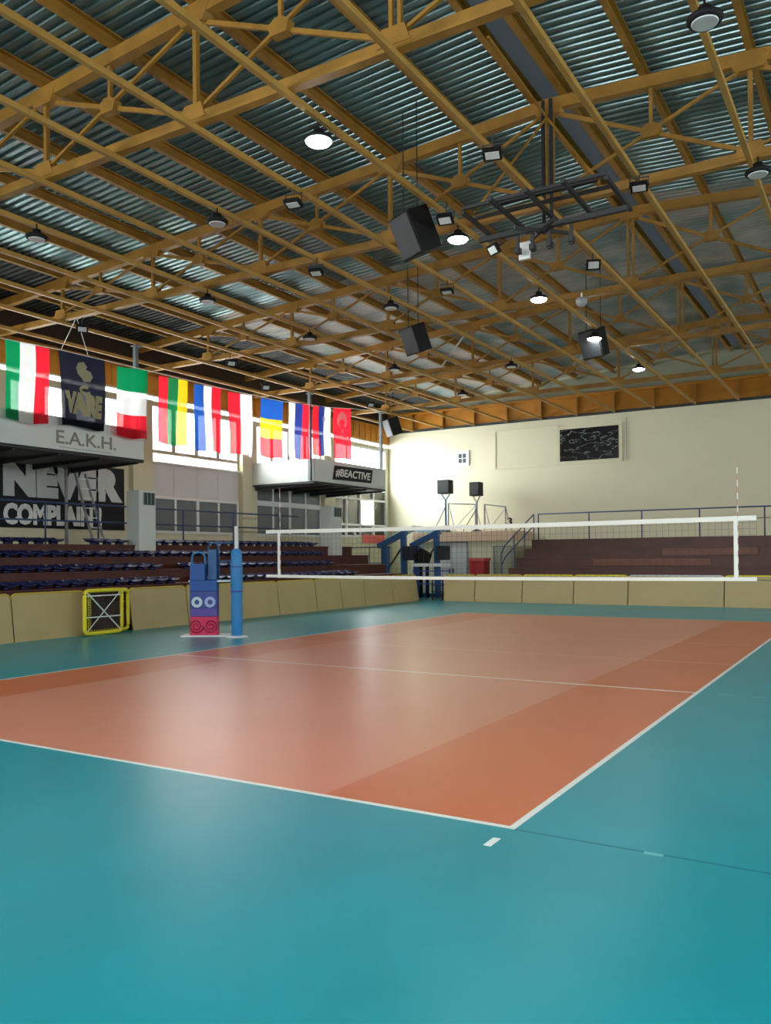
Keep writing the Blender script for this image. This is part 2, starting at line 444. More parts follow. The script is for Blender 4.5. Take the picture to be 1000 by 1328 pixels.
# ------------------------------------------------------------------ roof steel
panel = 3.26
PX = [XRIDGE + panel * k for k in range(-4, 5)]
def make_truss(y, label):
    t = thing('roof_truss', label, 'roof truss', (XRIDGE, y, ZL), 'steel roof trusses')
    b = MB(); xa, xb = XL + .03, XR - .03
    for q0, q1 in ((xa, XRIDGE), (XRIDGE, xb)): b.bar((q0, y, zu(q0)), (q1, y, zu(q1)), .16, .2)
    b.build('upper_chord', M['steel'], t)
    b = MB(); b.bar((xa, y, ZL), (xb, y, ZL), .14, .15); b.build('lower_chord', M['steel'], t)
    for x in PX:
        b = MB()
        if abs(x - XRIDGE) < .1:
            for s in (-.06, .06): b.bar((x + s, y, ZL + .07), (x + s, y, zu(x) - .1), .05, .06)
        else: b.bar((x, y, ZL + .07), (x, y, zu(x) - .1), .07, .07)
        b.build('post', M['steel'], t)
        b = MB(); b.prism([(-.34, 0), (.34, 0), (.2, -.24), (-.2, -.24)], lambda a, c, d: (x + a, y + d, zu(x) + .05 + c), -.09, .09); b.build('gusset_plate', M['steel'], t)
        b = MB(); b.prism([(-.24, 0), (.24, 0), (.16, .22), (-.16, .22)], lambda a, c, d: (x + a, y + d, ZL - .02 + c), -.085, .085); b.build('gusset_plate', M['steel'], t)
    for i in range(len(PX) - 1):
        x0, x1 = PX[i], PX[i + 1]
        A = Vector((x0, y, zu(x0) - .1)); B_ = Vector((x1, y, ZL + .08)); C_ = Vector((x0, y, ZL + .08)); D = Vector((x1, y, zu(x1) - .1))
        for p, q, w, oy in ((A, B_, .065, .025), (C_, D, .045, -.03)):
            b = MB(); v = Vector((0, oy, 0)); b.bar(p + v, q + v, .05, w); b.build('diagonal_brace', M['steel'], t)
        mx = (x0 + x1) / 2; d1 = A - B_; 
        # crossing point of the two braces
        s = (A.z - C_.z) / ((A.z - B_.z) + (D.z - C_.z)); cx = x0 + s * (x1 - x0); cz = A.z + s * (B_.z - A.z)
        b = MB(); b.bar((cx, y, cz + .06), (cx, y, zu(cx) - .1), .05, .06); b.build('hanger', M['steel'], t)
        b = MB(); b.prism([(-.13, -.1), (.13, -.1), (.17, .05), (.06, .12), (-.06, .12), (-.17, .05)], lambda a, c, d: (cx + a, y + d, cz + c), -.07, .07); b.build('gusset_plate', M['steel'], t)
    return t
TL = ['nearest ochre steel roof truss, crossing the top left corner of the picture', 'ochre steel roof truss second from the camera', 'ochre steel roof truss third from the camera',
      'ochre steel roof truss fourth from the camera', 'ochre steel roof truss closest to the far wall']
tr0 = make_truss(TY[0], TL[0])
for y, l in zip(TY[1:], TL[1:]): dup(tr0, (XRIDGE, y, ZL), l)

def purlin_mesh(x):
    b = MB(); z = zu(x) + .1
    b.prism([(-.05, 0), (.05, 0), (.05, .02), (-.03, .02), (-.03, .2), (.05, .2), (.05, .22), (-.05, .22)], lambda a, c, d: (x + a, d, z + c), YB + .02, YF - .03)
    return b
n = 0
for k in [j for j in range(-9, 10) if j != 0]:
    x = XRIDGE + 1.63 * k; n += 1
    if k == 9: continue
    side = 'left' if k < 0 else 'right'
    tag(purlin_mesh(x).build('roof_purlin', M['steel']), 'long ochre purlin under the roof sheets, %s to the %s of the ridge strip' % (ordinal(abs(k)), side), 'purlin', 'roof purlins')
for s, w in ((-.27, 'left'), (.27, 'right')):
    tag(purlin_mesh(XRIDGE + s).build('roof_purlin', M['steel']), 'ochre ridge purlin along the %s edge of the grey ridge strip' % w, 'purlin', 'roof purlins')
for k in range(-9, 9):
    x = XRIDGE + 1.63 * k
    b = MB(); b.box(x - .038, x + .038, YB + .02, YF - .13, ZL - .155, ZL - .07)
    l = 'directly below the ridge' if k == 0 else '%s to the %s of the ridge' % (ordinal(abs(k)), 'left' if k < 0 else 'right')
    tag(b.build('tie_bar', M['steel2']), 'long thin ochre tie bar under the trusses, ' + l, 'tie bar', 'longitudinal tie bars')
# pale wind braces near the far end
for p, q, l in (((-9.7, 20.05, 9.25), (-10.9, 20.05, 7.95), 'pale slanting brace rod in the fourth truss, left of the lit lamps'),
                ((-7.2, 25.4, 9.4), (-9.2, 25.4, 7.95), 'pale slanting brace rod in the farthest truss')):
    b = MB(); b.tube([p, q], .035); tag(b.build('brace_rod', M['panelwhite']), l, 'brace rod')
b = MB(); b.tube([(-15.0, 23.0, 8.8), (-15.0, 23.0, 6.9), (-15.0, 23.0, 6.86)], .035); b.tube([(-15.0, 23.0, 6.88), (-11.6, 23.0, 6.88)], .03)
PIPEWHITE = None

# ------------------------------------------------------------------ lamps under the roof
def make_lamp(x, y, z, label, lit):
    t = thing('pendant_lamp', label, 'lamp', (x, y, z), 'round ceiling lamps')
    zt = ZL - .165
    b = MB(); b.lathe([(.08, .0), (.17, .0), (.19, .025), (.19, .055), (.16, .075), (.075, .09), (.07, .17), (.025, .19)], (x, y, z), 28); b.build('housing', M['black'], t, True)
    b = MB(); b.lathe([(.02, -.045), (.11, -.04), (.165, -.015), (.182, .006)] if lit else [(.02, -.012), (.135, -.012), (.145, .004)], (x, y, z), 28); b.build('lens', M['lampon'] if lit else M['lampface'], t)
    b = MB(); b.tube([(x, y, z + .17), (x, y, zt + .02)], .014, 6); b.build('stem', M['black'], t)
    return t
Z0 = 7.48
lits = [(-4.66, 4.47), (-4.62, 8.75), (-4.66, 12.95), (-4.65, 17.03), (-4.6, 21.42)]
lam = None
for i, (x, y) in enumerate(lits):
    l = 'lit round ceiling lamp, %s in the row of five glowing lamps' % ['nearest', 'second nearest', 'middle one', 'fourth from the camera', 'farthest'][i]
    if lam is None: lam = make_lamp(x, y, Z0, l, True)
    else: dup(lam, (x, y, Z0), l)
unl = [(.4, 4.57, 'large unlit round lamp at the upper right of the picture'), (.4, 8.83, 'unlit round lamp near the right edge, on the second truss line'), (-7.8, 5.86, 'unlit round lamp left of the nearest lit lamp'),
       (-11.0, 4.65, 'unlit round lamp at the left edge above the flags'), (-11.0, 9.04, 'unlit round lamp hanging above the middle of the flag row'), (-11.0, 12.9, 'unlit round lamp just beyond the second lamp of the left row'),
       (-7.8, 11.7, 'unlit round lamp in front of the smaller black loudspeaker'), (-11.0, 17.3, 'unlit round lamp above the balcony with the black sign'), (-7.8, 18.9, 'small unlit round lamp far back left of the lit row'),
       (-11.0, 22.1, 'small unlit round lamp nearest the far left corner')]
lam = None
for x, y, l in unl:
    if lam is None: lam = make_lamp(x, y, Z0, l, False)
    else: dup(lam, (x, y, Z0), l)
# floodlights: flat rectangular heads on a yoke
def make_flood(x, y, z, rot, label, size=(.27, .2)):
    t = thing('floodlight', label, 'floodlight', (x, y, z), 'rectangular floodlights')
    R = Matrix.Rotation(rot[1], 4, 'Z') @ Matrix.Rotation(rot[0], 4, 'X')
    def tr(b):
        b.v = [tuple((R @ Vector(v)) + Vector((x, y, z))) for v in b.v]; return b
    w, h = size
    b = MB(); b.box(-w / 2, w / 2, -h / 2, h / 2, 0, .06); 
    for i in range(5): b.box(-w / 2 + .04 + i * .045, -w / 2 + .052 + i * .045, -h / 2 + .03, h / 2 - .03, .06, .09)
    tr(b).build('housing', M['black'], t)
    b = MB(); b.box(-w / 2 + .035, w / 2 - .035, -h / 2 + .035, h / 2 - .035, -.008, .0); tr(b).build('lens', M['lampface'], t)
    b = MB(); b.tube([(-w / 2 - .01, 0, .03), (-w / 2 - .01, 0, .2), (w / 2 + .01, 0, .2), (w / 2 + .01, 0, .03)], .012, 6); tr(b); p = R @ Vector((0, 0, .2)) + Vector((x, y, z)); b.tube([p, (p.x, p.y, ZL - .12)], .014, 6); b.build('yoke', M['dark'], t)
    return t
fl = [(-2.75, 6.05, 7.45, (-.35, .3), 'floodlight with dark frame left of the ceiling mast'), (-4.35, 7.7, 7.42, (-.5, .2), 'floodlight beside the large black loudspeaker'), (-4.2, 9.35, 7.4, (-.9, -.5), 'small tilted floodlight right of the second lit lamp'),
      (-1.3, 8.5, 7.55, (-.3, .2), 'floodlight at the right end of the hanging frame'), (-2.9, 11.3, 7.45, (-1.1, .4), 'floodlight tilted on edge, beyond the hanging frame'), (-6.25, 5.97, 7.5, (-.2, .2), 'pale floodlight above and left of the nearest lit lamp row'),
      (-7.8, 8.75, 7.45, (-.3, .3), 'dark framed floodlight left of the large loudspeaker'), (-6.2, 11.42, 7.5, (-.2, .2), 'thin floodlight between the two black loudspeakers'), (-15.1, 8.95, 7.45, (-.7, .9), 'white faced floodlight above the black flag'),
      (-14.5, 13.78, 7.45, (-.8, 1.0), 'white faced floodlight above the red and white flag'), (-15.9, 17.09, 7.45, (-.8, 1.0), 'white faced floodlight above the blue, yellow and red flag'), (-14.7, 21.82, 7.45, (-.8, 1.0), 'white faced floodlight near the far grey post')]
for a in fl: make_flood(a[0], a[1], a[2], a[3], a[4])
b = MB(); b.tube([(-3.95, 13.8, 7.74), (-3.95, 13.8, 7.62)], .02)
cam_t = thing('ceiling_camera', 'small white dome camera hanging beyond the hanging frame', 'camera', (-4.0, 13.77, 7.6))
b.build('stem', M['white'], cam_t)
b = MB(); b.lathe([(.03, -.02), (.1, .02), (.13, .08), (.14, .16), (.05, .2)], (-3.95, 13.8, 7.44), 16); b.build('dome', M['grey'], cam_t, True)

# hanging loudspeakers
def make_speaker(x, y, z, s, rz, tilt, label):
    t = thing('hanging_loudspeaker', label, 'loudspeaker', (x, y, z), 'black loudspeakers under the roof')
    R = Matrix.Translation((x, y, z)) @ Matrix.Rotation(rz, 4, 'Z') @ Matrix.Rotation(tilt, 4, 'X')
    def tr(b): b.v = [tuple(R @ Vector(v)) for v in b.v]; return b
    b = MB(); b.prism([(-.36, -.3), (.36, -.3), (.22, .3), (-.22, .3)], lambda a, c, d: (a * s, c * s, d * s), -.42, .42); cab = tr(b).build('cabinet', M['black'], t, bevel=.015)
    b = MB(); b.box(-.32 * s, .32 * s, -.325 * s, -.3 * s, -.38 * s, .38 * s); tr(b).build('grille', M['dark'], cab)
    b = MB()
    b.v = []
    for dx in (-.25, .25):
        p = R @ Vector((dx * s, 0, .35 * s)); b.tube([p, (p.x, p.y, zu(p.x) + .1)], .012, 6)
    b.build('bracket', M['dark'], t)
make_speaker(-5.0, 7.9, 7.42, .9, -.5, .45, 'large black loudspeaker hanging left of the second lit lamp')
make_speaker(-8.5, 14.2, 7.42, .85, -.4, .4, 'smaller black loudspeaker hanging above the middle of the net')
make_speaker(-4.75, 17.5, 7.5, .9, -.3, .35, 'dark loudspeaker hanging behind the fourth lit lamp')
make_speaker(-16.2, 26.0, 7.3, .9, -.6, .35, 'dark loudspeaker in the far left corner under the roof')

# retracted hoist frame with mast
t = thing('hoist_frame', 'folded dark steel hoist frame hanging from a mast below the ridge', 'hoist frame', (-2.95, 8.5, 7.4))
b = MB()
for s in (-.07, .07): b.tube([(-2.95 + s, 8.86, 9.6), (-2.95 + s, 8.86, 7.3)], .035)
b.build('mast', M['dark'], t)
for nm, x0, x1, y0, y1, z, nx in (('grid', -3.95, -1.55, 7.3, 8.95, 7.42, 4),):
    b = MB()
    for i in range(nx + 1): x = x0 + (x1 - x0) * i / nx; b.bar((x, y0 + (.25 if i in (0, 4) else 0), z), (x, y1, z), .06, .06)
    for y in (y0 + .25, (y0 + y1) / 2 - .1, y1): b.bar((x0, y, z + .06), (x1, y, z + .06), .05, .05)
    b.bar((-3.5, 7.8, z + .12), (-1.7, 7.8, z + .12), .07, .07)
    b.build('grid_frame', M['dark'], t)
b = MB(); b.bar((-4.1, 8.55, 7.3), (-1.5, 8.55, 7.3), .08, .08); b.bar((-3.3, 8.2, 7.24), (-2.6, 8.9, 7.24), .05, .05); b.bar((-2.6, 8.2, 7.24), (-3.3, 8.9, 7.24), .05, .05); b.build('carrying_beam', M['dark'], t)
b = MB(); b.box(-3.46, -3.26, 8.78, 8.84, 6.9, 7.2); b.build('white_plate', M['white'], t)
for p, q in (((-2.95, 8.86, 9.3), (-3.8, 7.7, 7.45)), ((-2.95, 8.86, 9.3), (-1.7, 7.7, 7.45)), ((-2.95, 8.86, 9.3), (-2.95, 6.4, 9.4))):
    b = MB(); b.tube([p, q], .022); b.build('stay', M['steel'], t)
for dx in (-.45, -.18, .12, .5):
    b = MB(); b.bar((-2.95 + dx, 8.6, 7.25), (-2.95 + dx, 8.6, 7.0 - .08 * (dx > 0)), .05, .05); b.box(-2.99 + dx, -2.91 + dx, 8.52, 8.68, 6.95, 7.05); b.build('clamp', M['dark'], t)

# ------------------------------------------------------------------ left stand
YN, YE = -6.0, 23.6
STEP = [(-13.85, .7), (-14.4, 1.06), (-15.2, 1.42), (-16.0, 1.78), (-16.8, 2.13)]
def stand(name, label, rows, u0, u1, back, fn, skirt=0.):
    t = thing(name, label, 'grandstand', fn(rows[0][0], u0, 0))
    for i, (d, z) in enumerate(rows):
        e = rows[i + 1][0] if i + 1 < len(rows) else back
        z0 = 0 if i == 0 else rows[i - 1][1]
        b = MB()
        def bx(d0, d1, z0, z1, v0=u0, v1=u1):
            P = [fn(d0, v0, z0), fn(d1, v1, z1)]; b.box(min(P[0][0], P[1][0]), max(P[0][0], P[1][0]), min(P[0][1], P[1][1]), max(P[0][1], P[1][1]), z0, z1)
        bx(d, back, z0, z - .04)
        b.build('riser', M['wood'] if name == 'left_stand' else M['wood2'], t)
        b = MB(); sg = 1 if e > d else -1
        bx(d - .04 * sg, e, z - .04, z); b.build('tread', M['wood'] if name == 'left_stand' else M['wood2'], t)
    return t
stL = stand('left_stand', 'stepped dark wooden grandstand along the left wall with blue seats', STEP, YN, YE, XL + .01, lambda d, u, z: (d, u, z))

def seat_mesh():
    b = MB(); prof = [(-.2, .03), (-.17, .05), (-.05, .035), (.12, .04), (.19, .07), (.23, .125), (.245, .13), (.22, .07), (.15, .015), (.0, .0), (-.17, .015)]
    # across y with turned up sides
    ys = [-.2, -.17, -.08, .08, .17, .2]; up = [.05, .02, 0, 0, .02, .05]
    n = len(prof); vs = []
    for y, u in zip(ys, up):
        for d, z in prof: vs.append((-d, y, z + u * (1 if z < .12 else .3)))
    fs = []
    for i in range(len(ys) - 1):
        for k in range(n): fs.append((i * n + k, i * n + (k + 1) % n, (i + 1) * n + (k + 1) % n, (i + 1) * n + k))
    fs += [tuple(range(n))[::-1], tuple((len(ys) - 1) * n + k for k in range(n))]
    b._add(vs, fs); b.box(-.06, .06, -.1, .1, -.05, .012)
    return b
proto = None
rown = ['lowest', 'second', 'third', 'top']
for r in range(4):
    d, z = STEP[r + 1]; i = 0; y = 5.6 + .12 * r
    while y < [19.9, 19.9, 20.3, 20.7][r]:
        y += .445
        skip = [(11.5, 12.6)], [(11.7, 12.5), (17.2, 17.6)], [(11.2, 11.6)], [(9.9, 10.8), (11.95, 12.95), (21.4, 23)]
        if any(a < y < c for a, c in skip[r]): continue
        i += 1
        l = 'blue plastic seat, %s from the left in the %s row of the left stand' % (ordinal(i), rown[r])
        if proto is None:
            b = seat_mesh(); o = b.build('stadium_seat', M['seat'], None, True); proto = o
            tag(o, l, 'seat', 'blue seats on the left stand')
        else:
            o = proto.copy(); COL.objects.link(o); o['label'] = l
        o.location = (d - .22, y, z + .05)

def railing(name, label, pts_base, h, m, rails, posts, group=None, r=.025):
    t = thing(name, label, 'railing', pts_base[0], group)
    for k in rails:
        b = MB(); b.tube([(p[0], p[1], p[2] + k) for p in pts_base], r, 8); b.build('rail', m, t, True)
    for q in posts:
        b = MB(); b.tube([q, (q[0], q[1], q[2] + h)], r, 8); b.build('post', m, t, True)
    return t
railing('aisle_railing', 'dark blue steel railing along the back aisle of the left stand', [(-17.85, 2.0, 2.13), (-17.85, 21.4, 2.13)], 1.18, M['bluesteel'], (1.18, .68),
        [(-17.85, y, 2.13) for y in (4.0, 6.0, 8.0, 9.9, 11.7, 15.15, 17.6, 20.2)])

# white ventilation columns standing in the stand
def vent_column(y0, y1, label):
    t = thing('vent_column', label, 'column', (-16.85, (y0 + y1) / 2, 1.78), 'white ventilation columns')
    b = MB(); b.box(-17.12, -16.6, y0, y1, 1.78, 3.72); b.build('shaft', M['boxwhite'], t, bevel=.012)
    b = MB(); b.box(-16.6, -16.585, y0 + .16, y1 - .06, 3.3, 3.66); gr = b.build('grille', M['greenglass'], t)
    b = MB()
    for i in range(4): yy = y0 + .16 + (y1 - y0 - .22) * i / 3; b.box(-16.585, -16.57, yy - .012, yy + .012, 3.3, 3.66)
    b.build('grille_bar', M['grey'], gr)
vent_column(12.12, 12.76, 'white ventilation column at the end of the black banner')
vent_column(21.9, 22.6, 'white ventilation column below the balcony with the black sign')

# balconies
def balcony(y0, y1, label, name='balcony'):
    t = thing(name, label, 'balcony', (-17.5, (y0 + y1) / 2, 4.44), 'white wall balconies')
    b = MB(); b.box(XL + .23, -16.0, y0, y1, 4.44, 4.52); b.build('floor_slab', M['dark'], t)
    b = MB(); b.box(-16.06, -16.0, y0, y1, 4.5, 5.36); b.build('front_panel', M['boxwhite'], t)
    for y in (y0, y1 - .06):
        b = MB(); b.box(XL + .23, -16.06, y, y + .06, 4.5, 5.36); b.build('side_panel', M['boxwhite'], t)
    n = int((y1 - y0) / 1.2)
    for i in range(n + 1):
        y = y0 + .15 + (y1 - y0 - .3) * i / n
        b = MB(); b.prism([(XL + .23, 4.44), (-16.1, 4.44), (-16.1, 4.4), (XL + .23, 4.3)], lambda a, c, d: (a, d, c), y - .03, y + .03); b.build('bracket', M['dark'], t)
    return t
bal1 = balcony(2.4, 11.76, 'long white balcony box on the left wall bearing the letters E.A.K.H.')
text_on('lettering', 'E.A.K.H.', (-15.998, 8.86, 4.68), (0, 1, 0), (0, 0, 1), 1.9, .34, M['taupe'], bal1, bold=.01)
b = MB(); b.box(-16.0, -15.994, 8.95, 10.6, 4.585, 4.6); b.build('underline', M['grey'], bal1)
bal2 = balcony(19.95, 25.0, 'shorter white balcony box with the black #BEACTIVE sign')
t = thing('sign', 'black sign reading #BEACTIVE on the front of the shorter balcony', 'sign', (-16.0, 22.5, 4.95))
b = MB(); b.prism([(21.1, 4.66), (23.84, 4.7), (23.95, 5.24), (21.24, 5.2)], lambda a, c, d: (d, a, c), -15.998, -15.975); b.build('board', M['blackcloth'], t)
text_on('lettering', '#BEACTIVE', (-15.974, 21.28, 4.77), (0, 1, 0), (0, 0, 1), 2.5, .33, M['letterw'], t, bold=.02, shear=.15)
# grey posts from the balcony corners up to the roof
for y, l in ((11.6, 'grey steel post at the right corner of the long balcony'), (19.85, 'grey steel post at the near corner of the shorter balcony'), (24.85, 'grey steel post at the far corner of the shorter balcony')):
    t = thing('balcony_post', l, 'post', (-16.1, y, 5.3), 'grey balcony posts')
    b = MB(); b.box(-16.18, -16.07, y - .055, y + .055, 4.52, 7.73 if y < 12 else 7.82); b.build('shaft', M['greysteel'], t)
    b = MB(); b.box(-16.2, -16.01, y - .12, y + .12, 7.7, 7.735); b.build('head_plate', M['greysteel'], t)
# black canvas banner NEVER COMPLAIN!
t = thing('banner', 'wide black wall banner with the words NEVER COMPLAIN! under the long balcony', 'banner', (XL + .03, 11, 2.64))
b = MB(); b.box(XL + .004, XL + .02, 8.4, 13.82, 2.64, 4.62); b.build('canvas', M['blackcloth'], t)
X1 = XL + .02
text_on('lettering', 'NEVER', (X1, 9.5, 3.52), (0, 1, 0), (0, 0, 1), 4.24, 1.05, M['letter'], t, bold=.085)
text_on('lettering', 'COMPLAIN !', (X1, 9.5, 2.72), (0, 1, 0), (0, 0, 1), 3.4, .62, M['letterw'], t, bold=.055)
for c in kids(t):
    if c.name.startswith('lettering'): c['label'] = 'pale block letters'
# pole and ladder leaning in front of the banner
b = MB(); b.tube([(-18.5, 11.1, 2.13), (-18.5, 11.1, 4.42)], .05, 10); tag(b.build('support_pole', M['grey'], None, True), 'grey steel pole standing in front of the black banner', 'pole')
t = thing('ladder', 'metal ladder leaning under the long balcony in front of the banner', 'ladder', (-18.2, 12.0, 2.13))
for dy in (0, .36):
    b = MB(); b.bar((-18.55, 11.45 + dy, 4.28), (-17.92, 11.6 + dy * 1.15, 2.13), .04, .07); b.build('stile', M['grey'], t)
for i in range(7):
    k = (i + .6) / 7.4; b = MB(); x = -18.55 + .63 * k; z = 4.28 - 2.15 * k; ya = 11.45 + .15 * k
    b.tube([(x, ya, z), (x, ya + .36 + .05 * k, z)], .018, 6); b.build('rung', M['letterw'], t)

# ------------------------------------------------------------------ flags
def flag(label, y0, y1, zt0, zt1, zb, cols, vertical, seed, extra=None, x=-15.8):
    t = thing('flag', label, 'flag', (x, (y0 + y1) / 2, zt0), 'flags hung on the cord')
    rnd = random.Random(seed); nu, nv = 24, 24; ph = rnd.random() * 6; amp = .03 + rnd.random() * .02
    def P(a, c, off=0.):
        zt = zt0 + (zt1 - zt0) * a; z = zt + (zb - zt) * c + .03 * c * math.sin(a * 7 + ph)
        w = 1 - .05 * c * c
        y = (y0 + y1) / 2 + (a - .5) * (y1 - y0) * w + .02 * math.sin(3 * c + ph)
        xx = x + amp * (.25 + c) * math.sin(a * 11 + ph + 1.5 * c) + .02 * math.sin(5 * c + ph)
        return (xx + off, y, z)
    b = MB()
    for i in range(nu + 1):
        for j in range(nv + 1): b.v.append(P(i / nu, j / nv))
    edges = [q[1] for q in cols]
    for i in range(nu):
        for j in range(nv):
            k = ((i if vertical else j) + .5) / 24
            mi = next(q for q, e in enumerate(edges) if k < e)
            b.f.append((i * (nv + 1) + j, (i + 1) * (nv + 1) + j, (i + 1) * (nv + 1) + j + 1, i * (nv + 1) + j + 1)); b.mi.append(mi)
    b.build('cloth', [F[q[0]] for q in cols], t, True)
    if extra:
        for nm, vs, fs, m in extra:
            e = MB(); e._add([P(a, c, .012 + d) for a, c, d in vs], fs); e.build(nm, m, t)
    return t
def flat_poly(pts): return [(a, c, 0) for a, c in pts], [tuple(range(len(pts)))]
def disc(cx, cy, rx, ry, n=20): return flat_poly([(cx + rx * math.cos(2 * PI * k / n), cy + ry * math.sin(2 * PI * k / n)) for k in range(n)])
def strip(path, w):
    vs = []; fs = []
    for i, (a, c) in enumerate(path):
        p = path[max(i - 1, 0)]; q = path[min(i + 1, len(path) - 1)]; dx, dy = q[0] - p[0], q[1] - p[1]; L = math.hypot(dx, dy) or 1
        ww = w[i] if isinstance(w, list) else w
        vs += [(a - dy / L * ww, c + dx / L * ww, 0), (a + dy / L * ww, c - dx / L * ww, 0)]
    for i in range(len(path) - 1): fs.append((2 * i, 2 * i + 1, 2 * i + 3, 2 * i + 2))
    return vs, fs
T3 = lambda a, b_, c: [(a, 1 / 3), (b_, 2 / 3), (c, 1.01)]
flag('flag with upright green, white and red stripes at the left end of the cord', 7.27, 8.5, 6.94, 6.97, 5.06, T3('green', 'white', 'red'), True, 1)
# black flag print: a pale blot-like emblem, a small ring and four block letters
lv, lf = text_data('VARE', .075)
letters = ([(.06 + .86 * a, .84 - .31 * c, .004 * d) for a, c, d in lv], lf)
emb = [(0.40, .12), (.52, .10), (.58, .16), (.55, .20), (.64, .22), (.68, .29), (.62, .36), (.50, .37), (.45, .32), (.38, .28), (.34, .20)]
arc = [(.53 + .1 * math.cos(t), .485 + .045 * math.sin(t)) for t in [0.6 + k * 4.6 / 12 for k in range(13)]]
flag('black flag with a pale emblem and block letters', 8.81, 10.26, 7.0, 7.05, 5.13, [('black', 1.01)], True, 2,
     [('emblem',) + flat_poly(emb) + (M['gilt'],), ('emblem',) + strip(arc, .022) + (M['gilt'],), ('lettering',) + letters + (M['gilt'],)])
flag('flag with level green, white and red bands beside the black flag', 10.6, 11.69, 6.93, 7.01, 5.05, T3('green', 'white', 'red'), False, 3)
flag('flag with upright red, green and yellow stripes', 12.1, 13.26, 6.95, 7.0, 5.03, T3('red', 'dgreen', 'yellow'), True, 4)
flag('flag with upright blue, white and red stripes', 13.61, 14.76, 6.97, 7.02, 4.99, T3('blue', 'white', 'red'), True, 5)
flag('flag half red and half white in the middle of the cord', 15.12, 16.28, 6.98, 7.04, 5.04, [('red', .5), ('white', 1.01)], True, 6)
flag('flag with level blue, yellow and red bands', 16.63, 17.82, 7.02, 7.08, 5.09, T3('blue', 'yellow', 'red'), False, 7)
flag('flag with upright white, blue and red stripes next to the grey post', 18.13, 19.34, 7.12, 7.2, 5.2, T3('white', 'navy', 'red'), True, 8)
flag('flag with upright red, blue and white stripes and a small shield', 19.6, 20.72, 7.23, 7.29, 5.44, T3('red', 'navy', 'white'), True, 9,
     [('shield',) + flat_poly([(.56, .2), (.74, .2), (.74, .29), (.65, .35), (.56, .29)]) + (F['white'],)])
cres = [(.5 + .24 * math.cos(t), .27 + .12 * math.sin(t)) for t in [.75 + k * (2 * PI - 1.5) / 20 + PI / 2 for k in range(21)]]
wd = [.02 + .055 * math.sin(PI * k / 20) for k in range(21)]
star = [(.5 + (.1 if k % 2 == 0 else .04) * math.cos(PI / 2 + k * PI / 5), .46 + (.06 if k % 2 == 0 else .024) * math.sin(PI / 2 + k * PI / 5)) for k in range(10)]
flag('red flag with a white crescent and star at the right end of the cord', 20.95, 22.1, 7.35, 7.46, 5.46, [('red', 1.01)], True, 10,
     [('crescent',) + strip(cres, wd) + (F['white'],), ('star',) + flat_poly(star) + (F['white'],)])
b = MB(); b.tube([(-15.8, 3.0, 7.0), (-15.8, 7.27, 6.95), (-15.8, 8.85, 7.01), (-15.8, 11.7, 7.02), (-15.8, 14.8, 7.03), (-15.8, 17.8, 7.09), (-15.8, 20.7, 7.3), (-15.8, 22.1, 7.47), (-15.8, 24.8, 7.72)], .012, 6)
tag(b.build('rope', M['netw']), 'thin cord carrying the row of flags along the left side', 'cord')
b = MB(); b.tube([(-15.8, 8.86, 7.01), (-15.5, 9.1, 7.85)], .01, 5); b.tube([(-15.8, 9.7, 7.02), (-15.5, 9.1, 7.85)], .01, 5)
tag(b.build('rope', M['netw']), 'pair of cords tying the black flag up to the roof', 'cord')

# ------------------------------------------------------------------ barriers round the floor
def board_panel(fn, u0, u1, label, edge='yellowedge', group='beige barrier boards'):
    # profile across depth: board leans back, rear strut
    t = thing('barrier_board', label, 'barrier', fn((u0 + u1) / 2, .2, 0), group)
    c = .09; L = u1 - u0 - .03; u0 += .015; u1 -= .015; H = 1.0; k = .13
    poly = [(u0, 0), (u1, 0), (u1, H - c), (u1 - c * .3, H - c * .3), (u1 - c, H), (u0 + c, H), (u0 + c * .3, H - c * .3), (u0, H - c)]
    b = MB(); b.prism(poly, lambda a, z, d: fn(a, k * z + d, z), 0, .03); b.build('board', M['beige'], t)
    poly2 = [(u1, H - c), (u1 - c * .3, H - c * .3), (u1 - c, H), (u0 + c, H), (u0 + c * .3, H - c * .3), (u0, H - c)]
    b = MB(); b.tube([fn(a, k * z + .015, z) for a, z in poly2], .026, 8); b.build('edge_trim', M[edge], t, True)
    for u in (u0 + .1, u1 - .1):
        b = MB(); b.prism([(.05, 0), (.2, 0), (.16, H - .12)], lambda d, z, a: fn(a, d + .0, z), u - .02, u + .02); b.build('support_foot', M['wood'], t)
    return t
FL = lambda u, d, z: (-13.6 - d, u, z)
FR = lambda u, d, z: (u, 23.55 + d, z)
bl = [4.05, 5.97, 7.5, 9.15, 11.05, 12.95, 14.84, 16.76, 18.2, 19.64, 21.55, 23.5]
segL = [(4.05, 5.97, 'beige barrier board cut by the left edge of the picture'), (5.97, 7.86, 'beige barrier board just left of the yellow goal')]
names = ['beige barrier board just right of the yellow goal', 'second beige barrier board right of the yellow goal, behind the referee stand', 'beige barrier board directly right of the light blue net post',
         'fourth beige barrier board right of the yellow goal', 'fifth beige barrier board right of the yellow goal', 'sixth beige barrier board right of the yellow goal', 'beige barrier board second from the left far corner', 'last beige barrier board of the left side, at the far corner gap']
for a, c, l in zip([9.15, 11.05, 12.95, 14.84, 16.76, 18.2, 19.64, 21.55], [11.05, 12.95, 14.84, 16.76, 18.2, 19.64, 21.55, 23.45], names): segL.append((a, c, l))
for a, c, l in segL: board_panel(FL, a, c, l)
